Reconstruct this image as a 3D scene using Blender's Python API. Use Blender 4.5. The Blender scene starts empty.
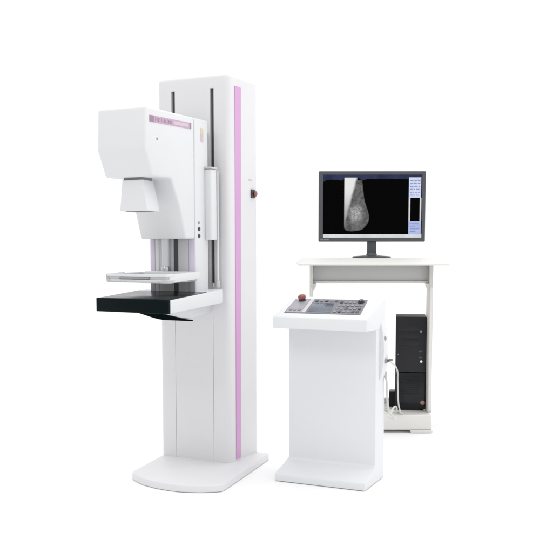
import bpy, bmesh, math, random
from mathutils import Vector, Matrix
random.seed(7)
S = bpy.context.scene
COL = S.collection

# ------------------------------------------------------------------ camera
PITCH = 0.09
cam = bpy.data.cameras.new('camera')
cam.sensor_width = 36.0
cam.lens = 36.0 * 883.43 / 553.0
cam.shift_y = (326.1 - 276.5) / 553.0
cam.clip_start = 0.05
cam.clip_end = 500.0
cam_o = bpy.data.objects.new('camera', cam)
COL.objects.link(cam_o)
cam_o.location = (0, 0, 1.1522)
cam_o.rotation_euler = (math.pi / 2 - PITCH, 0, 0)
S.camera = cam_o

S.view_settings.view_transform = 'Standard'
S.view_settings.look = 'None'
S.view_settings.gamma = 1.0
S.view_settings.exposure = 0.0
S.view_settings.use_curve_mapping = False

# --------------------------------------------------------------- materials
def new_mat(name):
    m = bpy.data.materials.new(name)
    m.use_nodes = True
    nt = m.node_tree
    b = nt.nodes['Principled BSDF']
    return m, nt, b

def paint(name, col, rough=0.4, bump=0.05, scale=420.0, var=0.03, metallic=0.0, spec=0.5, coat=0.0):
    """procedural lacquer / moulded plastic: slight mottling of colour and gloss plus a fine grain"""
    m, nt, b = new_mat(name)
    N = nt.nodes.new
    L = nt.links.new
    tc = N('ShaderNodeTexCoord')
    n1 = N('ShaderNodeTexNoise'); n1.inputs['Scale'].default_value = 3.1; n1.inputs['Detail'].default_value = 5
    L(tc.outputs['Object'], n1.inputs['Vector'])
    mix = N('ShaderNodeMix'); mix.data_type = 'RGBA'
    c = Vector(col)
    mix.inputs['A'].default_value = (*(c * (1 - var)), 1)
    mix.inputs['B'].default_value = (*[min(1.0, v) for v in c * (1 + var)], 1)
    L(n1.outputs['Fac'], mix.inputs['Factor'])
    L(mix.outputs['Result'], b.inputs['Base Color'])
    n2 = N('ShaderNodeTexNoise'); n2.inputs['Scale'].default_value = 17; n2.inputs['Detail'].default_value = 4
    L(tc.outputs['Object'], n2.inputs['Vector'])
    mr = N('ShaderNodeMapRange')
    mr.inputs['To Min'].default_value = max(0.02, rough - 0.06); mr.inputs['To Max'].default_value = rough + 0.06
    L(n2.outputs['Fac'], mr.inputs['Value']); L(mr.outputs['Result'], b.inputs['Roughness'])
    if bump:
        n3 = N('ShaderNodeTexNoise'); n3.inputs['Scale'].default_value = scale; n3.inputs['Detail'].default_value = 2
        L(tc.outputs['Object'], n3.inputs['Vector'])
        bp = N('ShaderNodeBump'); bp.inputs['Strength'].default_value = bump; bp.inputs['Distance'].default_value = 0.002
        L(n3.outputs['Fac'], bp.inputs['Height']); L(bp.outputs['Normal'], b.inputs['Normal'])
    b.inputs['Metallic'].default_value = metallic
    b.inputs['Specular IOR Level'].default_value = spec
    b.inputs['Coat Weight'].default_value = coat
    return m

def glow(name, col, strength=1.0, noise=None):
    """lit part of a screen; noise = (scale, dark, light) mottles it"""
    m, nt, b = new_mat(name)
    b.inputs['Base Color'].default_value = (0.002, 0.002, 0.0022, 1)
    b.inputs['Roughness'].default_value = 0.35
    b.inputs['Specular IOR Level'].default_value = 0.0
    b.inputs['Emission Strength'].default_value = strength
    if noise:
        N = nt.nodes.new; L = nt.links.new
        tc = N('ShaderNodeTexCoord')
        n = N('ShaderNodeTexNoise'); n.inputs['Scale'].default_value = noise[0]; n.inputs['Detail'].default_value = 8
        n.inputs['Roughness'].default_value = 0.65; n.inputs['Distortion'].default_value = 0.6
        L(tc.outputs['Object'], n.inputs['Vector'])
        r = N('ShaderNodeValToRGB')
        r.color_ramp.elements[0].position = 0.3; r.color_ramp.elements[0].color = (*noise[1], 1)
        r.color_ramp.elements[1].position = 0.72; r.color_ramp.elements[1].color = (*noise[2], 1)
        L(n.outputs['Fac'], r.inputs['Fac']); L(r.outputs['Color'], b.inputs['Emission Color'])
    else:
        b.inputs['Emission Color'].default_value = (*col, 1)
    return m

M = {}
M['white'] = paint('white_lacquer', (0.715, 0.715, 0.731), 0.42, 0.03, 500, 0.02, spec=0.35)
M['bright'] = paint('white_moulding', (0.705, 0.71, 0.725), 0.4, 0.03, 500, 0.015, spec=0.35)
M['console'] = paint('grey_white_powder_coat', (0.735, 0.75, 0.765), 0.6, 0.06, 700, 0.02, spec=0.15)
M['desk'] = paint('white_laminate', (0.72, 0.715, 0.69), 0.4, 0.02, 300, 0.015)
M['leg'] = paint('warm_grey_steel', (0.60, 0.59, 0.57), 0.42, 0.03, 500, 0.03)
M['apron'] = paint('grey_desk_panel', (0.47, 0.47, 0.46), 0.45, 0.03, 400, 0.03)
M['rail'] = paint('dark_guide_rail', (0.050, 0.055, 0.06), 0.45, 0.03, 200, 0.2)
M['seam'] = paint('shadow_gap', (0.20, 0.20, 0.21), 0.7, 0, 100, 0.1)
M['pink'] = paint('pink_accent_strip', (0.61, 0.315, 0.58), 0.35, 0.02, 400, 0.03)
M['lilac'] = paint('lilac_edge_trim', (0.66, 0.59, 0.71), 0.35, 0.02, 400, 0.04)
M['black'] = paint('black_carbon_panel', (0.003, 0.007, 0.008), 0.45, 0.03, 160, 0.2, spec=0.07)
M['black_top'] = paint('black_glossy_sheet', (0.008, 0.012, 0.014), 0.22, 0.02, 160, 0.2, spec=0.45)
M['matt'] = paint('matt_black_underside', (0.004, 0.007, 0.008), 0.7, 0.03, 160, 0.2, spec=0.0)
M['greyp'] = paint('light_grey_plastic', (0.55, 0.55, 0.56), 0.35, 0.03, 400, 0.03)
M['steel'] = paint('satin_steel', (0.58, 0.58, 0.60), 0.28, 0.03, 300, 0.05, metallic=0.85)
M['screw'] = paint('dark_screw', (0.03, 0.03, 0.035), 0.4, 0.02, 300, 0.1)
M['greyscrew'] = paint('grey_screw', (0.30, 0.30, 0.31), 0.4, 0.02, 300, 0.1)
M['red'] = paint('red_mushroom_button', (0.27, 0.075, 0.07), 0.32, 0.02, 300, 0.06)
M['tag_ochre'] = paint('ochre_sticker', (0.66, 0.55, 0.42), 0.5, 0, 100, 0.08)
M['tag_pink'] = paint('pale_pink_sticker', (0.60, 0.48, 0.54), 0.5, 0, 100, 0.08)
M['tag_grey'] = paint('pale_grey_sticker', (0.52, 0.54, 0.53), 0.5, 0, 100, 0.08)
M['band'] = paint('mauve_nameplate', (0.50, 0.35, 0.46), 0.4, 0, 100, 0.10)
M['band_dark'] = paint('plum_print', (0.31, 0.19, 0.30), 0.4, 0, 100, 0.10)
M['band_light'] = paint('pale_mauve_print', (0.62, 0.48, 0.58), 0.4, 0, 100, 0.08)
M['panel'] = paint('grey_membrane_panel', (0.165, 0.168, 0.19), 0.4, 0.1, 260, 0.12)
M['panel_light'] = paint('pale_lilac_membrane', (0.34, 0.335, 0.365), 0.4, 0.05, 260, 0.10)
M['stripe'] = paint('pale_pink_stripe', (0.56, 0.53, 0.57), 0.4, 0, 100, 0.04)
M['display'] = paint('blue_grey_display_glass', (0.085, 0.105, 0.145), 0.2, 0, 100, 0.15)
M['digit'] = paint('grey_display_segment', (0.20, 0.23, 0.28), 0.3, 0, 100, 0.1)
M['key'] = paint('grey_key', (0.25, 0.24, 0.26), 0.4, 0.03, 260, 0.08)
M['key_dark'] = paint('dark_key', (0.07, 0.07, 0.09), 0.4, 0.03, 260, 0.08)
M['key_pink'] = paint('dusty_pink_key', (0.33, 0.275, 0.31), 0.4, 0.03, 260, 0.08)
M['bezel'] = paint('gunmetal_bezel', (0.075, 0.077, 0.087), 0.38, 0.04, 400, 0.06)
M['stand'] = paint('dark_grey_stand', (0.060, 0.064, 0.070), 0.33, 0.03, 400, 0.08)
M['case'] = paint('black_steel_case', (0.020, 0.020, 0.023), 0.5, 0.10, 420, 0.2, spec=0.12)
M['case_front'] = paint('black_brushed_fascia', (0.014, 0.014, 0.017), 0.34, 0.16, 240, 0.3, spec=0.3)
M['case_gloss'] = paint('black_gloss_fascia', (0.008, 0.009, 0.011), 0.16, 0.0, 100, 0.3, spec=0.3)
M['led'] = glow('white_lamp', (0.85, 0.9, 0.95), 0.9)
M['led_dim'] = glow('dim_lamp', (0.30, 0.33, 0.38), 0.6)
M['badge'] = paint('pink_red_badge', (0.38, 0.19, 0.17), 0.35, 0, 100, 0.1)
M['cable'] = paint('pale_grey_cable', (0.62, 0.62, 0.60), 0.45, 0.02, 300, 0.04)
M['cable_dark'] = paint('dark_plug', (0.06, 0.055, 0.05), 0.45, 0.02, 300, 0.1)
M['s_black'] = glow('screen_black', (0.001, 0.001, 0.001), 0.5)
M['s_navy'] = glow('screen_navy', (0.025, 0.033, 0.085), 1.0, (9, (0.016, 0.021, 0.055), (0.045, 0.055, 0.125)))
M['s_white'] = glow('screen_white', (0.86, 0.88, 0.90), 1.0, (10, (0.74, 0.76, 0.78), (0.92, 0.93, 0.94)))
M['s_task'] = glow('screen_taskbar', (0.62, 0.65, 0.68), 1.0, (7, (0.58, 0.60, 0.62), (0.80, 0.82, 0.84)))
M['s_blue'] = glow('screen_pale_blue', (0.45, 0.53, 0.80), 1.0, (40, (0.36, 0.43, 0.72), (0.52, 0.58, 0.86)))
M['s_pale'] = glow('screen_pale_panel', (0.62, 0.68, 0.86), 1.0, (30, (0.52, 0.58, 0.82), (0.76, 0.80, 0.92)))
M['s_text'] = glow('screen_text_rows', (0.24, 0.30, 0.58), 1.0)
M['s_rim'] = glow('scan_skin_edge', (0.1, 0.1, 0.1), 1.0, (60, (0.05, 0.052, 0.05), (0.15, 0.155, 0.15)))

def acrylic():
    m, nt, b = new_mat('clear_acrylic')
    b.inputs['Base Color'].default_value = (0.93, 0.94, 0.95, 1)
    b.inputs['Roughness'].default_value = 0.12
    b.inputs['Transmission Weight'].default_value = 0.55
    b.inputs['IOR'].default_value = 1.4
    n = nt.nodes.new('ShaderNodeTexNoise'); n.inputs['Scale'].default_value = 30
    mr = nt.nodes.new('ShaderNodeMapRange'); mr.inputs['To Min'].default_value = 0.08; mr.inputs['To Max'].default_value = 0.2
    nt.links.new(n.outputs['Fac'], mr.inputs['Value']); nt.links.new(mr.outputs['Result'], b.inputs['Roughness'])
    return m
M['acrylic'] = acrylic()
M['floor'] = paint('white_studio_floor', (0.93, 0.93, 0.93), 0.6, 0.02, 60, 0.01, spec=0.2)

# ----------------------------------------------------------------- helpers
def empty(name, loc, rz, label, cat, group=None):
    o = bpy.data.objects.new(name, None)
    COL.objects.link(o)
    o.empty_display_size = 0.1
    o.location = loc
    o.rotation_euler = (0, 0, rz)
    o['label'] = label
    o['category'] = cat
    if group:
        o['group'] = group
    return o

def obj(name, bm, mat, parent=None, smooth=40.0, label=None):
    bmesh.ops.recalc_face_normals(bm, faces=bm.faces)
    me = bpy.data.meshes.new(name)
    bm.to_mesh(me)
    bm.free()
    me.materials.append(M[mat])
    me.polygons.foreach_set('use_smooth', [True] * len(me.polygons))
    me.set_sharp_from_angle(angle=math.radians(smooth))
    o = bpy.data.objects.new(name, me)
    COL.objects.link(o)
    if parent is not None:
        o.parent = parent
    if label:
        o['label'] = label
    return o

def bevel(bm, w, seg=3, angle=25.0, only=None):
    if w <= 0:
        return bm
    bm.edges.ensure_lookup_table()
    es = []
    for e in bm.edges:
        if len(e.link_faces) == 2 and e.calc_face_angle(0) > math.radians(angle):
            if only is None or only(e):
                es.append(e)
    bmesh.ops.bevel(bm, geom=es, offset=w, offset_type='OFFSET', segments=seg, profile=0.5, affect='EDGES', clamp_overlap=True)
    return bm

def add_box(bm, x0, x1, y0, y1, z0, z1):
    v = [bm.verts.new((x, y, z)) for x in (x0, x1) for y in (y0, y1) for z in (z0, z1)]
    for f in ((0, 1, 3, 2), (4, 6, 7, 5), (0, 4, 5, 1), (2, 3, 7, 6), (0, 2, 6, 4), (1, 5, 7, 3)):
        bm.faces.new([v[i] for i in f])
    return bm

def box(x0, x1, y0, y1, z0, z1, bw=0.0, seg=3):
    bm = bmesh.new()
    add_box(bm, min(x0, x1), max(x0, x1), min(y0, y1), max(y0, y1), min(z0, z1), max(z0, z1))
    bmesh.ops.recalc_face_normals(bm, faces=bm.faces)
    return bevel(bm, bw, seg)

def add_prism(bm, pts, fn, a, b):
    """pts: 2D polygon; fn(q, t) -> 3D; extruded from t=a to t=b"""
    lo = [bm.verts.new(fn(q, a)) for q in pts]
    hi = [bm.verts.new(fn(q, b)) for q in pts]
    n = len(pts)
    for i in range(n):
        j = (i + 1) % n
        bm.faces.new((lo[i], lo[j], hi[j], hi[i]))
    bm.faces.new(lo[::-1])
    bm.faces.new(hi)
    return bm

def side_prism(pz, u0, u1, bw=0.0, seg=3):
    """profile in (forward, z); machine axes: x = right, y = -forward"""
    bm = bmesh.new()
    add_prism(bm, pz, lambda q, t: (t, -q[0], q[1]), u0, u1)
    bmesh.ops.recalc_face_normals(bm, faces=bm.faces)
    return bevel(bm, bw, seg)

def plan_prism(up, z0, z1, bw=0.0, seg=3, only=None):
    """outline in (right, forward), extruded in z"""
    bm = bmesh.new()
    add_prism(bm, up, lambda q, t: (q[0], -q[1], t), z0, z1)
    bmesh.ops.recalc_face_normals(bm, faces=bm.faces)
    return bevel(bm, bw, seg, only=only)

def front_prism(xz, y0, y1, bw=0.0, seg=3):
    bm = bmesh.new()
    add_prism(bm, xz, lambda q, t: (q[0], t, q[1]), y0, y1)
    bmesh.ops.recalc_face_normals(bm, faces=bm.faces)
    return bevel(bm, bw, seg)

def lathe(prof, base, axis, n=32):
    """prof: (distance along axis, radius) revolved round axis from base"""
    bm = bmesh.new()
    axis = Vector(axis).normalized()
    q = Vector((0, 0, 1)).rotation_difference(axis).to_matrix()
    base = Vector(base)
    rings = []
    for h, r in prof:
        if r <= 1e-6:
            rings.append([bm.verts.new(base + q @ Vector((0, 0, h)))])
        else:
            rings.append([bm.verts.new(base + q @ Vector((r * math.cos(2 * math.pi * k / n), r * math.sin(2 * math.pi * k / n), h))) for k in range(n)])
    for A, B in zip(rings, rings[1:]):
        for k in range(n):
            l = (k + 1) % n
            if len(A) == 1 and len(B) == 1:
                continue
            if len(A) == 1:
                bm.faces.new((A[0], B[l], B[k]))
            elif len(B) == 1:
                bm.faces.new((A[k], A[l], B[0]))
            else:
                bm.faces.new((A[k], A[l], B[l], B[k]))
    if len(rings[0]) > 1:
        bm.faces.new(rings[0][::-1])
    if len(rings[-1]) > 1:
        bm.faces.new(rings[-1])
    return bm

def smooth_path(pts, n=10):
    P = [Vector(p) for p in pts]
    out = []
    for i in range(len(P) - 1):
        p0 = P[max(i - 1, 0)]; p1 = P[i]; p2 = P[i + 1]; p3 = P[min(i + 2, len(P) - 1)]
        for k in range(n):
            t = k / n
            out.append(0.5 * ((2 * p1) + (p2 - p0) * t + (2 * p0 - 5 * p1 + 4 * p2 - p3) * t * t + (3 * p1 - p0 - 3 * p2 + p3) * t ** 3))
    out.append(P[-1])
    return out

def tube(pts, r, n=10, smooth=True):
    path = smooth_path(pts) if smooth else [Vector(p) for p in pts]
    bm = bmesh.new()
    prev = None
    ref = Vector((0.3, 0.2, 1)).normalized()
    rings = []
    for i, p in enumerate(path):
        t = (path[min(i + 1, len(path) - 1)] - path[max(i - 1, 0)]).normalized()
        a = t.cross(ref)
        if a.length < 1e-3:
            a = t.cross(Vector((1, 0, 0)))
        a.normalize()
        b = t.cross(a).normalized()
        rings.append([bm.verts.new(p + r * (math.cos(2 * math.pi * k / n) * a + math.sin(2 * math.pi * k / n) * b)) for k in range(n)])
    for A, B in zip(rings, rings[1:]):
        for k in range(n):
            l = (k + 1) % n
            bm.faces.new((A[k], A[l], B[l], B[k]))
    bm.faces.new(rings[0][::-1]); bm.faces.new(rings[-1])
    return bm

def rounded(pts, r, seg=5):
    """round the corners of a convex-ish 2D polygon; r a number or list per corner"""
    out = []
    n = len(pts)
    for i in range(n):
        p = Vector(pts[i]); a = Vector(pts[i - 1]); b = Vector(pts[(i + 1) % n])
        rr = r[i] if isinstance(r, (list, tuple)) else r
        if rr <= 0:
            out.append(tuple(p)); continue
        da = (a - p).normalized(); db = (b - p).normalized()
        s = p + da * rr; e = p + db * rr
        for k in range(seg + 1):
            t = k / seg
            out.append(tuple((1 - t) ** 2 * s + 2 * t * (1 - t) * p + t * t * e))
    return out

# ------------------------------------------------------------- the setting
bm = bmesh.new()
bmesh.ops.create_circle(bm, cap_ends=True, radius=4.4, segments=128)
fl = obj('floor', bm, 'floor')
fl.location = (0.2, 5.0, 0)
fl['kind'] = 'structure'

# --------------------------------------------------- the standing X-ray unit
A = 0.467
unit = empty('mammography_machine', (-0.42448, 4.56987, 0), -A,
             'tall white breast X-ray machine with a pink stripe down its column', 'X-ray machine')

# base plate
base = [(-0.262, -0.296)]
base += [(-0.150, 0.352), (-0.138, 0.372), (-0.095, 0.402), (-0.03, 0.438), (0.06, 0.462), (0.14, 0.468), (0.21, 0.461), (0.29, 0.430), (0.352, 0.390), (0.374, 0.366), (0.374, 0.345)]
base += [(0.284, -0.286), (0.278, -0.298)]
def low_or_top(e):
    return all(v.co.z > 0.02 for v in e.verts)
obj('base_plate', plan_prism(base, 0.003, 0.036, 0.007, 3, only=low_or_top), 'white', unit)

# column: rounded plan with two guide slots in the upper half
W = 0.2094; D = -0.2947; R = 0.028
def plan(notch_w, notch_d):
    pts = rounded([(-W - 0.007, D), (-W - 0.007, 0), (W, 0), (W, D)], [0.012, R, R, 0.012], 6)
    # split after the second corner's points
    first = pts[:14]; rest = pts[14:]
    mid = []
    for c in (-0.120, 0.111):
        a, b = c - notch_w / 2, c + notch_w / 2
        mid += [(a, 0), (a, -notch_d), (b, -notch_d), (b, 0)]
    return first + mid + rest
bm = bmesh.new()
f3 = lambda q, t: (q[0], -q[1], t)
add_prism(bm, plan(0.0022, 0.004), f3, 0.036, 0.955)
add_prism(bm, plan(0.022, 0.030), f3, 0.955, 1.943)
top = bmesh.new()
rings = []
RT = 0.022
levels = [(0.0, 1.943)] + [(RT * (1 - math.cos(math.radians(15 * k))), 2.013 - RT + RT * math.sin(math.radians(15 * k))) for k in range(7)]
for d_, z_ in levels:
    rf, rb = max(R - d_, 0.005), max(0.012 - d_, 0.004)
    q = rounded([(-W - 0.007 + d_, D + d_), (-W - 0.007 + d_, -d_), (W - d_, -d_), (W - d_, D + d_)], [rb, rf, rf, rb], 6)
    rings.append([top.verts.new((u, -p, z_)) for u, p in q])
for A_, B_ in zip(rings, rings[1:]):
    for i in range(len(A_)):
        j = (i + 1) % len(A_)
        top.faces.new((A_[i], A_[j], B_[j], B_[i]))
top.faces.new(rings[0][::-1]); top.faces.new(rings[-1])
bmesh.ops.recalc_face_normals(top, faces=top.faces)
tm = bpy.data.meshes.new('tmp'); top.to_mesh(tm); top.free(); bm.from_mesh(tm); bpy.data.meshes.remove(tm)
column = obj('column', bm, 'white', unit, 30)
for c in (-0.120, 0.111):
    r = box(c - 0.0095, c + 0.0095, 0.012, 0.0295, 0.958, 1.940, 0.002, 2)
    obj('guide_rail', r, 'rail', column)
# pink strip down the right side
bm = bmesh.new()
add_prism(bm, rounded([(0.060, 0.046), (0.105, 0.046), (0.119, 1.955), (0.058, 1.955)], 0.005, 4),
          lambda q, t: (t, q[0], q[1]), W - 0.001, W + 0.0035)
obj('accent_strip', bm, 'pink', column)
# emergency button on the right side
eb = obj('emergency_button', box(W, W + 0.008, 0.226, 0.266, 1.406, 1.450, 0.002, 2), 'screw', unit)
obj('push_cap', lathe([(0, 0.010), (0.003, 0.012), (0.004, 0.0150), (0.008, 0.0152), (0.0115, 0.012), (0.012, 0)], (W + 0.008, 0.254, 1.428), (1, 0, 0)), 'red', eb)
obj('sticker', box(W, W + 0.001, 0.205, 0.236, 1.494, 1.503), 'tag_grey', column)
# cable tube and its clamp beside the right slot
ct = obj('cable_tube', tube([(0.158, -0.028, 0.962), (0.158, -0.028, 1.2), (0.158, -0.028, 1.53)], 0.0055, 10, False), 'white', unit)
obj('clamp', lathe([(0, 0.011), (0.03, 0.011), (0.034, 0.008), (0.034, 0)], (0.158, -0.028, 0.945), (0, 0, 1), 16), 'greyp', ct)
obj('clamp', lathe([(0, 0.010), (0.022, 0.010), (0.022, 0)], (0.126, -0.020, 0.945), (0, 0, 1), 16), 'steel', ct)

# carriage that rides on the column
HW = 0.132
carriage = obj('carriage', box(-HW, HW, -0.075, -0.199, 0.925, 1.770, 0.006, 3), 'bright', unit)
obj('slide_block', box(-0.09, 0.09, 0.0, -0.075, 1.02, 1.72, 0.004, 2), 'greyp', carriage)
# visible lower front of the carriage: trims, panels, piston, slot
yF = -0.199
for a, b in ((-0.1315, -0.104), (0.097, 0.1315)):
    obj('edge_trim', box(a, b, yF, yF - 0.004, 0.93, 1.188, 0.0015, 2), 'lilac', carriage)
obj('highlight_strip', box(-0.102, -0.080, yF, yF - 0.0035, 0.93, 1.188, 0.001, 2), 'bright', carriage)  # white strip standing in for a highlight beside the left trim
obj('front_cover', box(-0.078, 0.006, yF, yF - 0.003, 0.93, 1.188, 0.001, 2), 'greyp', carriage)
obj('front_cover', box(0.034, 0.094, yF, yF - 0.003, 0.93, 1.188, 0.001, 2), 'greyp', carriage)
obj('front_slot', box(0.008, 0.032, yF, yF - 0.0015, 0.93, 1.188), 'rail', carriage)
obj('lift_rod', lathe([(0, 0.018), (0.005, 0.0185), (0.19, 0.0185), (0.19, 0)], (-0.028, yF - 0.021, 1.003), (0, 0, 1), 24), 'bright', carriage)
obj('rod_knob', lathe([(0, 0.012), (0.003, 0.021), (0.018, 0.023), (0.027, 0.019), (0.031, 0.010), (0.031, 0)], (-0.028, yF - 0.024, 1.026), (0, 0, 1), 24), 'steel', carriage)
# sticker and screws on its right side
st = box(HW, HW + 0.0012, -0.119, -0.146, 1.700, 1.728)
obj('warning_sticker', st, 'tag_ochre', carriage)
obj('data_sticker', box(HW, HW + 0.0012, -0.119, -0.146, 1.662, 1.698), 'tag_pink', carriage)
for z in (1.237, 1.203):
    obj('screw', lathe([(0, 0.0095), (0.003, 0.0095), (0.0045, 0.007), (0.0045, 0)], (HW, -0.165, z), (1, 0, 0), 20), 'screw', carriage)
obj('screw', lathe([(0, 0.0065), (0.002, 0.0065), (0.003, 0.004), (0.003, 0)], (HW, -0.165, 1.268), (1, 0, 0), 20), 'greyscrew', carriage)
# long grip on the carriage flank
grip = obj('side_grip', plan_prism(rounded([(HW, 0.048), (HW, 0.108), (0.166, 0.104), (0.168, 0.048)], [0, 0, 0.012, 0.012], 5), 1.184, 1.532, 0.004, 3), 'bright', unit)
obj('grip_cap', plan_prism(rounded([(HW, 0.044), (HW, 0.112), (0.170, 0.108), (0.172, 0.044)], [0, 0, 0.012, 0.012], 5), 1.533, 1.543, 0.002, 2), 'greyp', grip)

# tube head: housing with the slanted arm below, one moulded shell
prof = [(0.2, 1.188), (0.2, 1.771), (0.604, 1.771), (0.612, 1.585), (0.556, 1.467), (0.402, 1.467), (0.333, 1.335), (0.284, 1.188)]
head = obj('tube_head', side_prism(prof, -HW, HW, 0.011, 4), 'bright', unit)
# name plate on the flank, its worn print as blocks and strokes
def flank(quads, t0, t1, name, mat, par):
    bm = bmesh.new()
    for q in quads:
        add_prism(bm, q, lambda v, t: (t, -v[0], v[1]), t0, t1)
    return obj(name, bm, mat, par)
def plate_pt(s, t):   # s along from the front end, t up
    return (0.576 - s * 0.346, 1.706 + t * 0.029 + s * 0.006)
def pq(s0, s1, t0, t1):
    return [plate_pt(s0, t0), plate_pt(s1, t0), plate_pt(s1, t1), plate_pt(s0, t1)]
plate = flank([pq(0, 1, 0, 1)], HW, HW + 0.0015, 'nameplate', 'band', unit)
flank([pq(0.0, 0.10, 0.0, 1.0)], HW + 0.0015, HW + 0.0020, 'dark_field', 'band_dark', plate)
flank([pq(0.56, 0.93, 0.25, 0.78)], HW + 0.0015, HW + 0.0020, 'pale_field', 'band_light', plate)
strokes = []
s = 0.13
rr = random.Random(3)
while s < 0.52:
    w = rr.choice((0.008, 0.010, 0.012))
    hgt = rr.choice((0.42, 0.5, 0.62))
    strokes.append(pq(s, s + w, 0.2, 0.2 + hgt))
    if rr.random() < 0.7:
        y = rr.choice((0.2, 0.36, 0.55))
        strokes.append(pq(s + w + 0.0006, s + w + 0.015, y, y + 0.10))
    s += w + rr.choice((0.020, 0.024, 0.028))
flank(strokes, HW + 0.0015, HW + 0.0021, 'printed_strokes', 'band_dark', plate)
flank([pq(0.955, 1.0, 0.0, 1.0)], HW + 0.0015, HW + 0.0020, 'dark_field', 'band_dark', plate)
obj('laser_port', lathe([(0, 0.006), (0.0015, 0.006), (0.0015, 0.004), (0.0007, 0.0035), (0.0007, 0)], (HW, -0.517, 1.636), (1, 0, 0), 20), 'greyscrew', head)
# beam limiter under the housing
neck = obj('limiter_neck', box(-0.050, 0.052, -0.445, -0.525, 1.455, 1.468), 'seam', unit)
bm = bmesh.new()
tp = [(-0.054, 0.532), (0.062, 0.532), (0.048, 0.428), (-0.050, 0.428)]
bt = [(-0.067, 0.536), (0.087, 0.536), (0.081, 0.425), (-0.060, 0.425)]
lo = [bm.verts.new((u, -p, 1.314)) for u, p in bt]; hi = [bm.verts.new((u, -p, 1.456)) for u, p in tp]
for i in range(4):
    j = (i + 1) % 4
    bm.faces.new((lo[i], lo[j], hi[j], hi[i]))
bm.faces.new(lo[::-1]); bm.faces.new(hi)
bmesh.ops.recalc_face_normals(bm, faces=bm.faces)
bevel(bm, 0.004, 3)
lim = obj('beam_limiter', bm, 'bright', unit)
obj('exit_window', box(-0.045, 0.062, -0.445, -0.520, 1.3120, 1.3138), 'seam', lim)

# compression paddle: shallow tray on a holder bar
pad_out = rounded([(-0.198, 0.498), (0.166, 0.498), (0.150, 0.215), (-0.172, 0.215)], [0.045, 0.014, 0.006, 0.012], 8)
paddle = obj('compression_paddle', plan_prism(pad_out, 0.983, 0.988, 0.001, 2), 'acrylic', unit)
def inset(pts, d):
    cx = sum(p[0] for p in pts) / len(pts); cy = sum(p[1] for p in pts) / len(pts)
    return [(cx + (x - cx) * (1 - d / abs(0.18)), cy + (y - cy) * (1 - d / 0.14)) for x, y in pts]
def bevel_rim(bm):
    bmesh.ops.recalc_face_normals(bm, faces=bm.faces)
    return bevel(bm, 0.0018, 2, 60)
def rim(outer, inner, z0, z1):
    bm = bmesh.new()
    n = len(outer)
    V = [[bm.verts.new((q[0], -q[1], z)) for q in ring] for ring, z in ((outer, z0), (outer, z1), (inner, z1), (inner, z0))]
    for k in range(4):
        A_, B_ = V[k], V[(k + 1) % 4]
        for i in range(n):
            j = (i + 1) % n
            bm.faces.new((A_[i], A_[j], B_[j], B_[i]))
    return bm
obj('lower_rim', bevel_rim(rim(pad_out, inset(pad_out, 0.010), 0.988, 0.9975)), 'acrylic', paddle)
obj('inner_wall', rim(inset(pad_out, 0.007), inset(pad_out, 0.010), 0.9975, 1.012), 'greyp', paddle)
obj('upper_rim', bevel_rim(rim(pad_out, inset(pad_out, 0.011), 1.012, 1.024)), 'bright', paddle)
obj('corner_cap', lathe([(0, 0.0), (0, 0.010), (0.003, 0.0125), (0.033, 0.0125), (0.036, 0.010), (0.036, 0)], (-0.183, -0.478, 0.986), (0, 0, 1), 24), 'steel', paddle)
# white right-hand arm, rear bar, the cross rod
obj('paddle_arm', side_prism(rounded([(0.474, 0.981), (0.474, 1.021), (0.200, 1.029), (0.200, 0.994)], [0.004, 0.012, 0, 0], 5), 0.128, 0.162, 0.003, 3), 'bright', paddle)
obj('holder_bar', box(-0.130, 0.127, -0.206, -0.262, 1.000, 1.030, 0.005, 3), 'bright', paddle)
obj('cross_rod', lathe([(0, 0.0), (0, 0.0050), (0.17, 0.0050), (0.17, 0)], (-0.105, -0.4955, 1.0045), (1, 0, 0), 16), 'greyscrew', paddle)
obj('cross_rod', lathe([(0, 0.0), (0, 0.005), (0.2, 0.005), (0.2, 0)], (-0.115, -0.27, 1.006), (0, -1, 0), 16), 'steel', paddle)
obj('corner_knob', lathe([(0, 0.013), (0.004, 0.015), (0.018, 0.015), (0.021, 0.012), (0.021, 0)], (-0.112, -0.470, 1.012), (0, 0, 1), 20), 'bright', paddle)

# detector table
tab = obj('detector_table', side_prism([(0.530, 0.847), (0.530, 0.9065), (0.055, 0.9375), (0.055, 0.869)], -0.2035, 0.2035, 0.004, 3), 'bright', unit)
# black top sheet lies on the sloping top, 3 mm proud; black nose plate in front
sl = (0.9375 - 0.9065) / (0.530 - 0.055)
def ztop(p): return 0.9065 + (0.530 - p) * sl
obj('table_top_sheet', side_prism([(0.530, ztop(0.530)), (0.530, ztop(0.530) + 0.003), (0.202, ztop(0.202) + 0.003), (0.202, ztop(0.202))], -0.2035, 0.196, 0.0008, 2), 'black_top', tab)
obj('nose_plate', side_prism(rounded([(0.5305, 0.845), (0.5305, 0.911), (0.547, 0.910), (0.547, 0.846)], [0, 0, 0.005, 0.005], 4), -0.2045, 0.2035, 0.002, 2), 'black', tab)
obj('left_edge_strip', side_prism([(0.530, 0.850), (0.530, 0.908), (0.205, 0.928), (0.205, 0.868)], -0.2075, -0.2036, 0.001, 2), 'black', tab)
# curved black belly below
bel = [(0.538, 0.851)]
for k in range(0, 11):
    t = k / 10
    bel.append((0.538 - 0.36 * t, 0.850 - 0.066 * (math.sin(t * math.pi / 2) ** 1.6)))
bel += [(0.186, 0.790), (0.30, 0.806), (0.40, 0.826), (0.50, 0.847)]
obj('belly_cover', side_prism(bel, -0.030, 0.104, 0.002, 2), 'matt', tab)
obj('table_bracket', side_prism([(0.0, 0.815), (0.0, 0.872), (0.47, 0.850), (0.40, 0.830), (0.30, 0.810), (0.21, 0.797), (0.12, 0.806)], -0.026, 0.100, 0.002, 2), 'white', tab)

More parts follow.
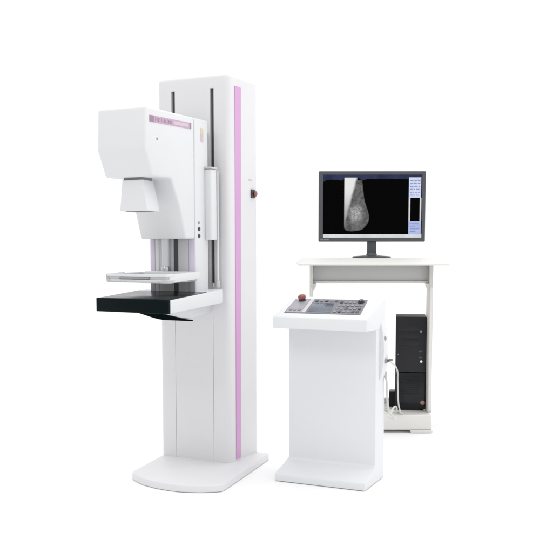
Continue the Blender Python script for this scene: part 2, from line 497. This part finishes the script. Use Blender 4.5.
# -------------------------------------------------------- operator console
B = 0.4244
cons = empty('control_console', (0.19996, 4.17411, 0), -B,
             'waist-high white operator console with sloping grey key panel and a foot plate', 'console')
# body and foot: one folded shell
foot = [(-0.293, 0.003), (-0.293, 0.80), (-0.160, 0.80), (-0.160, 0.090), (-0.148, 0.076), (-0.004, 0.040), (0.0, 0.034), (0.0, 0.003)]
bm = bmesh.new()
fn = lambda q, t: (t, -q[0], q[1])
lo = []; hi = []
# the foot spreads a little wider than the body
def half(q):
    f = 1.0 if q[1] < 0.08 else 0.0
    return (-0.2235 - 0.006 * f, 0.2345 + 0.003 * f)
lo = [bm.verts.new((half(q)[0], -q[0], q[1])) for q in foot]
hi = [bm.verts.new((half(q)[1], -q[0], q[1])) for q in foot]
for i in range(len(foot)):
    j = (i + 1) % len(foot)
    bm.faces.new((lo[i], lo[j], hi[j], hi[i]))
bm.faces.new(lo[::-1]); bm.faces.new(hi)
bmesh.ops.recalc_face_normals(bm, faces=bm.faces)
bmesh.ops.triangulate(bm, faces=[f for f in bm.faces if len(f.verts) > 4])
bevel(bm, 0.007, 3, 20)
obj('pedestal', bm, 'console', cons, 35)
# tray
tray_prof = [(0.0, 0.757), (0.0, 0.811), (-0.006, 0.8145), (-0.270, 0.8955), (-0.298, 0.8955), (-0.298, 0.752), (-0.150, 0.752)]
bm = side_prism(tray_prof, -0.2415, 0.2380, 0.0055, 3)
tray = obj('console_tray', bm, 'console', cons, 35)
# frame of the slope
k_sl = (0.8955 - 0.8145) / 0.264
def slope(u, p, h=0.0):
    n = Vector((0, -k_sl, 1)).normalized()    # local: y = -p ; z = .8145 + k*( -p - .006 )
    nn = Vector((0, -k_sl, 1)).normalized()
    return Vector((u, -p, 0.8145 + k_sl * (-p - 0.006))) + nn * h
def on_slope(poly, h0, h1, bw=0.0):
    bm = bmesh.new()
    add_prism(bm, poly, lambda q, t: slope(q[0], q[1], t), h0, h1)
    bmesh.ops.recalc_face_normals(bm, faces=bm.faces)
    return bevel(bm, bw, 2)
panel = obj('key_panel', on_slope(rounded([(-0.203, -0.052), (-0.217, -0.238), (0.163, -0.243), (0.188, -0.055)], 0.006, 4), 0.0, 0.0025, 0.0006), 'panel', cons)
obj('stop_field', on_slope([(-0.199, -0.058), (-0.212, -0.232), (-0.136, -0.232), (-0.118, -0.058)], 0.0025, 0.0032), 'panel_light', panel)
obj('divider_stripe', on_slope([(-0.116, -0.060), (-0.134, -0.234), (-0.114, -0.234), (-0.096, -0.060)], 0.0025, 0.0034), 'stripe', panel)
disp = obj('display_window', on_slope(rounded([(-0.086, -0.072), (-0.102, -0.185), (0.010, -0.186), (0.030, -0.072)], 0.004, 3), 0.0025, 0.0040, 0.0004), 'display', cons)
# unlit digit shapes in the display window
for row in range(2):
    bm = bmesh.new()
    for c in range(5):
        u0 = -0.080 + c * 0.019 - row * 0.004; p0 = -0.096 - row * 0.052
        for (a, b, w, h) in ((0, 0, 0.010, 0.003), (0, 0.013, 0.010, 0.003), (0, 0.026, 0.010, 0.003)):
            add_prism(bm, [(u0 + a, p0 - b), (u0 + a + w, p0 - b), (u0 + a + w, p0 - b - h), (u0 + a, p0 - b - h)], lambda q, t: slope(q[0], q[1], t), 0.0040, 0.0044)
    obj('display_digits', bm, 'digit', disp)
def key(u, p, w, d, mat, shift=0.0):
    q = [(u, p), (u + w, p), (u + w - shift, p - d), (u - shift, p - d)]
    return obj('key', on_slope(rounded(q, min(w, d) * 0.2, 3), 0.0025, 0.0058, 0.0007), mat, panel)
mats = ['key', 'key', 'key_pink', 'key', 'key_dark', 'key']
rk = random.Random(11)
for r_ in range(4):
    for c_ in range(6):
        if r_ == 3 and c_ > 3:
            continue
        key(0.045 + c_ * 0.0225 - r_ * 0.0030, -0.072 - r_ * 0.040, 0.015, 0.022, mats[rk.randrange(6)], 0.002)
for c_ in range(5):
    key(-0.100 + c_ * 0.026, -0.204, 0.016, 0.017, 'key' if c_ % 2 else 'key_dark', 0.0015)
for c_ in range(3):
    key(-0.190 + c_ * 0.023, -0.080, 0.015, 0.020, 'key_pink' if c_ == 1 else 'key', 0.002)
# exposure knob and red stop button
nrm = tuple((slope(0, 0, 1) - slope(0, 0, 0)))
kn = obj('rotary_knob', lathe([(0, 0.018), (0.003, 0.018), (0.004, 0.0145), (0.010, 0.0135), (0.012, 0.011), (0.012, 0)], slope(0.140, -0.212, 0.0025), nrm, 28), 'screw', cons)
obj('knob_pointer', on_slope([(0.138, -0.201), (0.142, -0.201), (0.142, -0.213), (0.138, -0.213)], 0.0145, 0.0152), 'key', kn)
sb = obj('stop_button', lathe([(0.007, 0.011), (0.009, 0.014), (0.012, 0.0185), (0.017, 0.0205), (0.024, 0.0195), (0.029, 0.015), (0.031, 0.008), (0.0315, 0)], slope(-0.173, -0.214, 0.0025), nrm, 32), 'red', cons)
obj('collar', lathe([(0, 0.018), (0.006, 0.017), (0.008, 0.012), (0.008, 0)], slope(-0.173, -0.214, 0.0032), nrm, 28), 'screw', sb)
# curved grip plate on the right flank with two fixings
gp = []
for k in range(0, 13):
    t = k / 12
    gp.append((0.2355 + 0.021 * math.sin(math.pi * t) ** 0.7, 0.500 + 0.292 * t))
bm = bmesh.new()
add_prism(bm, gp + [(0.2340, 0.792), (0.2340, 0.500)], lambda q, t: (q[0], t, q[1]), 0.215, 0.288)
bmesh.ops.recalc_face_normals(bm, faces=bm.faces)
bevel(bm, 0.004, 2, 40)
gr = obj('flank_cover', bm, 'console', cons)
obj('screw', lathe([(0, 0.011), (0.004, 0.011), (0.006, 0.008), (0.006, 0)], (0.2530, 0.236, 0.705), (1, -0.25, 0), 20), 'greyscrew', gr)
obj('cable_socket', lathe([(0, 0.013), (0.005, 0.013), (0.012, 0.010), (0.012, 0)], (0.2540, 0.244, 0.594), (1, -0.1, 0), 20), 'greyscrew', gr)

def con_w(u, p, z):
    c, s_ = math.cos(B), math.sin(B)
    return Vector((0.19996 + u * c - p * s_, 4.17411 - u * s_ - p * c, z))

# ------------------------------------------------------------ computer desk
desk = empty('computer_desk', (0.592, 5.55, 0), 0, 'tall white computer desk with slim legs and a low shelf', 'desk')
DX, DY = 0.592, 5.55
def dx(x): return x - DX
def dy(y): return y - DY
# top with wide chamfered edge
bm = bmesh.new()
o0 = [(0.131, 5.34), (1.050, 5.34), (1.050, 5.93), (0.131, 5.93)]
o1 = [(0.172, 5.42), (1.010, 5.42), (1.010, 5.90), (0.172, 5.90)]
rings = []
for pts, z in ((o0, 1.0375), (o0, 1.046), (o1, 1.080)):
    pr = rounded(pts, 0.02, 4)
    rings.append([bm.verts.new((dx(x), dy(y), z)) for x, y in pr])
n = len(rings[0])
for A_, B_ in zip(rings, rings[1:]):
    for i in range(n):
        j = (i + 1) % n
        bm.faces.new((A_[i], A_[j], B_[j], B_[i]))
bm.faces.new(rings[0][::-1]); bm.faces.new(rings[-1])
bmesh.ops.recalc_face_normals(bm, faces=bm.faces)
bevel(bm, 0.002, 2, 20)
obj('desk_top', bm, 'desk', desk)
ap = obj('modesty_panel', box(dx(0.226), dx(0.944), dy(5.50), dy(5.518), 0.938, 1.036, 0.0015, 2), 'apron', desk)
obj('lower_lip', box(dx(0.226), dx(0.944), dy(5.485), dy(5.520), 0.925, 0.9375, 0.003, 2), 'leg', ap)
for sgn, (xa, xb) in ((-1, (0.208, 0.2255)), (1, (0.9445, 0.968))):
    lg = obj('leg', box(dx(xa), dx(xb), dy(5.455), dy(5.565), 0.115, 1.0372, 0.004, 3), 'leg', desk)
    inner = xb if sgn < 0 else xa
    e = -sgn
    # cover strip on the front edge and the angle bracket below the panel
    obj('front_strip', box(dx(xa + 0.004), dx(xb - 0.004), dy(5.455), dy(5.450), 0.13, 0.90, 0.001, 2), 'desk', lg)
    br = [(0, 0.925), (0.020 * e, 0.925), (0.018 * e, 0.902), (0.006 * e, 0.884), (0.0, 0.878)]
    obj('bracket', front_prism([(dx(inner) + a, z) for a, z in br], dy(5.46), dy(5.50), 0.001, 2), 'leg', lg)
# bottom shelf with front skirt and feet
shelf = obj('bottom_shelf', box(dx(0.232), dx(0.962), dy(5.395), dy(5.82), 0.018, 0.114, 0.008, 3), 'desk', desk)
obj('shelf_rail', box(dx(0.235), dx(0.958), dy(5.80), dy(5.815), 0.114, 0.150, 0.004, 2), 'desk', shelf)
for a, b in ((0.232, 0.330), (0.830, 0.966)):
    for y0, y1 in ((5.385, 5.50), (5.72, 5.83)):
        bm = front_prism(rounded([(dx(a), 0.003), (dx(b), 0.003), (dx(b), 0.0175), (dx(a), 0.0175)], 0.005, 4), dy(y0), dy(y1), 0.002, 2)
        obj('foot', bm, 'desk', desk)

# ------------------------------------------------------------------ monitor
mon = empty('monitor', (0.601, 5.60, 1.080), math.radians(-0.6), 'wide dark-framed monitor showing a grey breast scan on black', 'monitor')
X0, X1, Z0, Z1 = -0.336, 0.334, 0.101, 0.541       # relative to the stand base
hs = obj('housing', box(X0, X1, -0.012, 0.038, Z0, Z1, 0.006, 3), 'bezel', mon)
PXS = (X1 - X0) / (425.3 - 318.8)
PZS = (Z1 - Z0) / (242.0 - 171.5)
def sx(px): return X0 + (px - 318.8) * PXS
def sz(py): return Z1 - (py - 171.5) * PZS
def sheet(name, polys, y, mat, par, th=0.0006):
    bm = bmesh.new()
    for q in polys:
        add_prism(bm, [(sx(a), sz(b)) for a, b in q], lambda v, t: (v[0], t, v[1]), y, y - th)
    return obj(name, bm, mat, par)
def rect(a, b, c, d): return [(a, c), (b, c), (b, d), (a, d)]
# raised frame lip round the picture
lip = bmesh.new()
for q in (rect(319.4, 424.8, 171.9, 175.0), rect(319.4, 424.8, 238.2, 241.6), rect(319.4, 323.0, 175.0, 238.2), rect(421.6, 424.8, 175.0, 238.2)):
    add_prism(lip, [(sx(a), sz(b)) for a, b in q], lambda v, t: (v[0], t, v[1]), -0.0121, -0.0165)
obj('frame_lip', lip, 'bezel', hs)
yy = -0.0122
scr = sheet('screen', [rect(323.0, 421.6, 175.0, 238.2)], yy, 's_black', mon)
y1 = yy - 0.0008
sheet('title_bar', [[(323.0, 175.0), (421.6, 175.0), (421.6, 178.2), (408.2, 179.6), (378, 179.3), (366.8, 179.4), (362.4, 180.8), (357.8, 178.0), (344.4, 178.0), (343, 180.8), (330, 180.0), (326, 180.6), (323.0, 182.5)]], y1, 's_navy', scr)
def curve(pts, n=6):
    return [(v.x, v.y) for v in smooth_path([(a, b, 0) for a, b in pts], n)]
right = curve([(357.5, 181.0), (361.6, 181.0), (363.0, 190.0), (364.4, 200.5), (367.0, 208.5), (368.8, 215.6), (368.4, 222.0), (364.8, 227.2), (360.6, 230.2), (352.0, 231.4), (346.6, 230.6), (344.3, 228.6)])
sheet('scan_edge', [[(344.3, 178.0), (357.6, 178.0)] + right], y1, 's_rim', scr)
inn = [(a - (0.8 if a > 350 else 0.0), b - (0.8 if b > 224 else 0.0)) for a, b in right]
inn = [(344.3, 178.0), (357.6, 178.0)] + inn
def scan_material():
    m, nt, b = new_mat('breast_scan')
    N = nt.nodes.new; L = nt.links.new
    b.inputs['Base Color'].default_value = (0.002, 0.002, 0.002, 1)
    b.inputs['Specular IOR Level'].default_value = 0.0
    tc = N('ShaderNodeTexCoord'); sp = N('ShaderNodeSeparateXYZ'); L(tc.outputs['Object'], sp.inputs['Vector'])
    def math_(op, a, b_):
        n = N('ShaderNodeMath'); n.operation = op
        for i, v in enumerate((a, b_)):
            if isinstance(v, (int, float)): n.inputs[i].default_value = v
            else: L(v, n.inputs[i])
        return n.outputs[0]
    def ramp(v, lo, hi, c0, c1):
        n = N('ShaderNodeMapRange'); n.interpolation_type = 'SMOOTHSTEP'
        for k, w in (('From Min', lo), ('From Max', hi), ('To Min', c0), ('To Max', c1)): n.inputs[k].default_value = w
        L(v, n.inputs['Value']); return n.outputs['Result']
    def noise(scale, detail, rough, dist):
        n = N('ShaderNodeTexNoise'); n.inputs['Scale'].default_value = scale; n.inputs['Detail'].default_value = detail
        n.inputs['Roughness'].default_value = rough; n.inputs['Distortion'].default_value = dist
        L(tc.outputs['Object'], n.inputs['Vector']); return n.outputs['Fac']
    X, Z = sp.outputs['X'], sp.outputs['Z']
    # muscle border: straight line across the picture
    xa, za, xb, zb = sx(356.5), sz(178.0), sx(345.4), sz(222.0)
    k = (xb - xa) / (zb - za)
    d = math_('SUBTRACT', X, math_('ADD', math_('MULTIPLY', math_('SUBTRACT', Z, za), k), xa))
    d = math_('ADD', d, math_('MULTIPLY', math_('SUBTRACT', noise(38, 4, 0.5, 0.0), 0.5), 0.012))
    muscle = ramp(d, -0.010, 0.009, 1.0, 0.0)
    muscle = math_('MULTIPLY', muscle, ramp(Z, sz(226), sz(186), 0.25, 1.0))
    # glandular core
    ex = math_('DIVIDE', math_('SUBTRACT', X, sx(355.8)), 0.062)
    ez = math_('DIVIDE', math_('SUBTRACT', Z, sz(214.5)), 0.085)
    r = math_('SQRT', math_('ADD', math_('MULTIPLY', ex, ex), math_('MULTIPLY', ez, ez)), 0.0)
    core = math_('MULTIPLY', ramp(r, 0.1, 1.0, 1.0, 0.0), ramp(noise(70, 8, 0.7, 0.8), 0.35, 0.68, 0.12, 1.0))
    tissue = ramp(noise(34, 8, 0.68, 0.5), 0.28, 0.72, 0.045, 0.19)
    v = math_('ADD', tissue, math_('MULTIPLY', core, 0.44))
    v = math_('ADD', math_('MULTIPLY', v, math_('SUBTRACT', 1.0, muscle)), math_('MULTIPLY', muscle, 0.80))
    L(v, b.inputs['Emission Strength'])
    b.inputs['Emission Color'].default_value = (0.99, 1.0, 0.985, 1)
    return m
M['s_scan'] = scan_material()
sheet('breast_scan', [inn], y1 - 0.0007, 's_scan', scr)
sheet('tool_panel', [rect(408.4, 420.6, 177.8, 198.0)], y1 - 0.0007, 's_pale', scr)
sheet('tool_panel', [rect(408.4, 420.8, 221.4, 234.2)], y1 - 0.0007, 's_blue', scr)
sheet('preview_frame', [rect(408.4, 410.0, 198.0, 221.4), rect(419.4, 421.0, 198.0, 221.4)], y1 - 0.0007, 's_task', scr)
rt = random.Random(5)
rows = []
for i in range(6):
    yb = 180.5 + i * 2.9
    a = 409.6
    while a < 418.5:
        w_ = rt.choice((1.6, 2.4, 3.2))
        rows.append(rect(a, min(a + w_, 419.8), yb, yb + 0.9))
        a += w_ + 1.0
sheet('text_rows', rows, y1 - 0.0014, 's_text', scr)
rows = [rect(410.0, 410.0 + rt.choice((5.5, 7.5, 9.0)), 223.4 + i * 2.6, 224.2 + i * 2.6) for i in range(4)]
sheet('text_rows', rows, y1 - 0.0014, 's_text', scr)
sheet('task_bar', [rect(323.2, 421.4, 234.4, 237.9)], y1 - 0.0007, 's_task', scr)
sheet('maker_mark', [rect(320.6, 323.6, 239.4, 240.6), rect(324.2, 326.0, 239.4, 240.6), rect(326.5, 329.0, 239.4, 240.6)], -0.0166, 'key', hs, 0.0005)
# stand
nk = obj('stand_neck', side_prism(rounded([(-0.006, 0.012), (0.012, 0.012), (0.006, 0.125), (-0.014, 0.125)], 0.002, 2), -0.029, 0.029, 0.004, 3), 'stand', mon)
bm = bmesh.new()
rings = []
for sc_, z in ((1.0, 0.001), (1.0, 0.006), (0.95, 0.011), (0.55, 0.014), (0.30, 0.019), (0.24, 0.030)):
    rings.append([bm.verts.new((0.122 * sc_ * math.cos(a), 0.090 * max(sc_, 0.2) * math.sin(a), z)) for a in [2 * math.pi * k / 48 for k in range(48)]])
for A_, B_ in zip(rings, rings[1:]):
    for i in range(48):
        j = (i + 1) % 48
        bm.faces.new((A_[i], A_[j], B_[j], B_[i]))
bm.faces.new(rings[0][::-1]); bm.faces.new(rings[-1])
obj('stand_base', bm, 'stand', mon, 50)

# ------------------------------------------------------------ computer tower
pc = empty('computer_tower', (0.849, 5.55, 0.114), math.radians(-7.6), 'black computer tower standing on the low desk shelf', 'computer')
PW = 0.0955
obj('case', box(-PW, PW, 0.006, 0.235, 0.012, 0.596, 0.004, 2), 'case', pc)
fr = obj('fascia', box(-PW, PW, -0.010, 0.0055, 0.244, 0.598, 0.005, 3), 'case_front', pc)
lw = obj('lower_fascia', box(-PW, PW, -0.012, 0.0055, 0.010, 0.2415, 0.005, 3), 'case_gloss', pc)
for z in (0.545, 0.500, 0.455):
    obj('drive_cover', box(-PW + 0.010, PW - 0.045, -0.0100, -0.0125, z - 0.037, z, 0.0015, 2), 'case_front', fr)
obj('power_button', lathe([(0, 0.008), (0.003, 0.008), (0.004, 0.006), (0.004, 0)], (0.062, -0.010, 0.505), (0, -1, 0), 20), 'led_dim', fr)
for z in (0.378, 0.340):
    obj('port', box(0.052, 0.072, -0.0100, -0.0112, z - 0.004, z + 0.004, 0.0006, 2), 'key_dark', fr)
obj('power_lamp', lathe([(0, 0.0075), (0.002, 0.0075), (0.003, 0.006), (0.003, 0)], (0.066, -0.010, 0.314), (0, -1, 0), 20), 'led', fr)
obj('small_lamp', lathe([(0, 0.004), (0.0015, 0.004), (0.0015, 0)], (-0.078, -0.010, 0.358), (0, -1, 0), 14), 'led_dim', fr)
for k in range(9):
    z = 0.218 - k * 0.0135
    obj('vent_bar', box(-0.070, 0.055, -0.0120, -0.0138, z - 0.004, z, 0.0008, 1), 'case', lw)
obj('badge', lathe([(0, 0.014), (0.0015, 0.014), (0.0025, 0.012), (0.0025, 0)], (0.078, -0.012, 0.052), (0, -1, 0), 24), 'badge', lw)
for sx_ in (-1, 1):
    for y_ in (0.03, 0.20):
        obj('foot', lathe([(0, 0.012), (0.011, 0.014), (0.011, 0)], (sx_ * 0.075, y_, 0.001), (0, 0, 1), 16), 'case', pc)

# the small dark box beside the tower
sb_ = empty('small_box', (0.762, 5.70, 0.114), math.radians(-8), 'small dark box standing close behind the left side of the tower', 'box')
obj('shell', box(-0.028, 0.030, -0.03, 0.06, 0.001, 0.098, 0.004, 3), 'case', sb_)
obj('top_plate', box(-0.024, 0.026, -0.026, 0.056, 0.0985, 0.103, 0.0015, 2), 'stand', sb_)

# ------------------------------------------------------------------- cables
sock = con_w(0.266, -0.244, 0.594)
cab = empty('signal_cable', sock, 0, 'pale cable running from the console socket past the tower to the desk shelf', 'cable')
def rel(o, pts): return [tuple(Vector(p) - Vector(o.location)) for p in pts]
obj('plug', tube(rel(cab, [sock, sock + Vector((0.012, 0.02, 0.001)), sock + Vector((0.032, 0.09, -0.006))]), 0.0062, 12), 'cable_dark', cab)

C1 = [sock + Vector((0.030, 0.085, -0.006)), Vector((0.600, 4.62, 0.546)), Vector((0.664, 4.90, 0.486)), Vector((0.722, 5.22, 0.405)), Vector((0.744, 5.372, 0.335)), Vector((0.7475, 5.376, 0.240)), Vector((0.752, 5.372, 0.180)), Vector((0.764, 5.380, 0.135)), Vector((0.775, 5.41, 0.1215)), Vector((0.765, 5.46, 0.1195)), Vector((0.735, 5.50, 0.1195)), Vector((0.700, 5.60, 0.1195))]
obj('cord', tube(rel(cab, C1), 0.0046, 12), 'cable', cab)
h0 = con_w(0.245, -0.285, 0.515)
hang = empty('power_cable', h0, 0, 'pale cable hanging in a slack loop from the rear edge of the console', 'cable')
C2 = [h0, con_w(0.249, -0.292, 0.47), con_w(0.250, -0.300, 0.40), con_w(0.254, -0.315, 0.33), con_w(0.275, -0.36, 0.285), Vector((0.590, 4.62, 0.255)), Vector((0.630, 4.80, 0.240)), Vector((0.680, 5.05, 0.225)), Vector((0.725, 5.28, 0.185)), Vector((0.745, 5.40, 0.140)), Vector((0.748, 5.45, 0.1205)), Vector((0.700, 5.52, 0.1190)), Vector((0.640, 5.62, 0.1190))]
obj('cord', tube(rel(hang, C2), 0.0055, 12), 'cable', hang)
obj('strain_relief', lathe([(0, 0.006), (0.002, 0.009), (0.03, 0.008), (0.034, 0.006), (0.034, 0)], (0.0, 0.0, -0.012), (0, 0, 1), 16), 'greyp', hang)

# ---------------------------------------------------------------- lighting
world = bpy.data.worlds.new('World')
S.world = world
world.use_nodes = True
nt = world.node_tree
bg = nt.nodes['Background']
tc = nt.nodes.new('ShaderNodeTexCoord')
sep = nt.nodes.new('ShaderNodeSeparateXYZ')
nt.links.new(tc.outputs['Generated'], sep.inputs['Vector'])
def mrange(src, a, b, c, d):
    m = nt.nodes.new('ShaderNodeMapRange')
    m.inputs['From Min'].default_value = a; m.inputs['From Max'].default_value = b
    m.inputs['To Min'].default_value = c; m.inputs['To Max'].default_value = d
    m.interpolation_type = 'SMOOTHSTEP'
    nt.links.new(src, m.inputs['Value'])
    return m.outputs['Result']
back = mrange(sep.outputs['Y'], -0.7, 0.5, 0.70, 1.06)    # made-up surround for directional shading: white behind the objects, dimmer behind the camera
right = mrange(sep.outputs['X'], -0.1, 0.8, 0.0, 0.42)    # extra brightness added from the right to lift right-hand faces
add = nt.nodes.new('ShaderNodeMath'); add.operation = 'ADD'
nt.links.new(back, add.inputs[0]); nt.links.new(right, add.inputs[1])
nt.links.new(add.outputs[0], bg.inputs['Strength'])
bg.inputs['Color'].default_value = (1, 1, 1, 1)

def area(name, loc, target, size, power, col=(1, 1, 1)):
    l = bpy.data.lights.new(name, 'AREA')
    l.shape = 'RECTANGLE'; l.size = size[0]; l.size_y = size[1]
    l.energy = power; l.color = col
    o = bpy.data.objects.new(name, l)
    COL.objects.link(o)
    o.location = loc
    o.rotation_euler = (Vector(target) - Vector(loc)).to_track_quat('-Z', 'Y').to_euler()
    return o
area('added_overhead_light', (0.2, 5.0, 6.5), (0.2, 5.0, 0), (8.0, 8.0), 215)  # added lamp overhead, there to whiten the floor
area('added_front_light', (-2.1, 1.3, 3.9), (0.0, 4.5, 0.8), (1.3, 1.3), 30)  # added lamp for the front faces, keeps the recess under the head darker
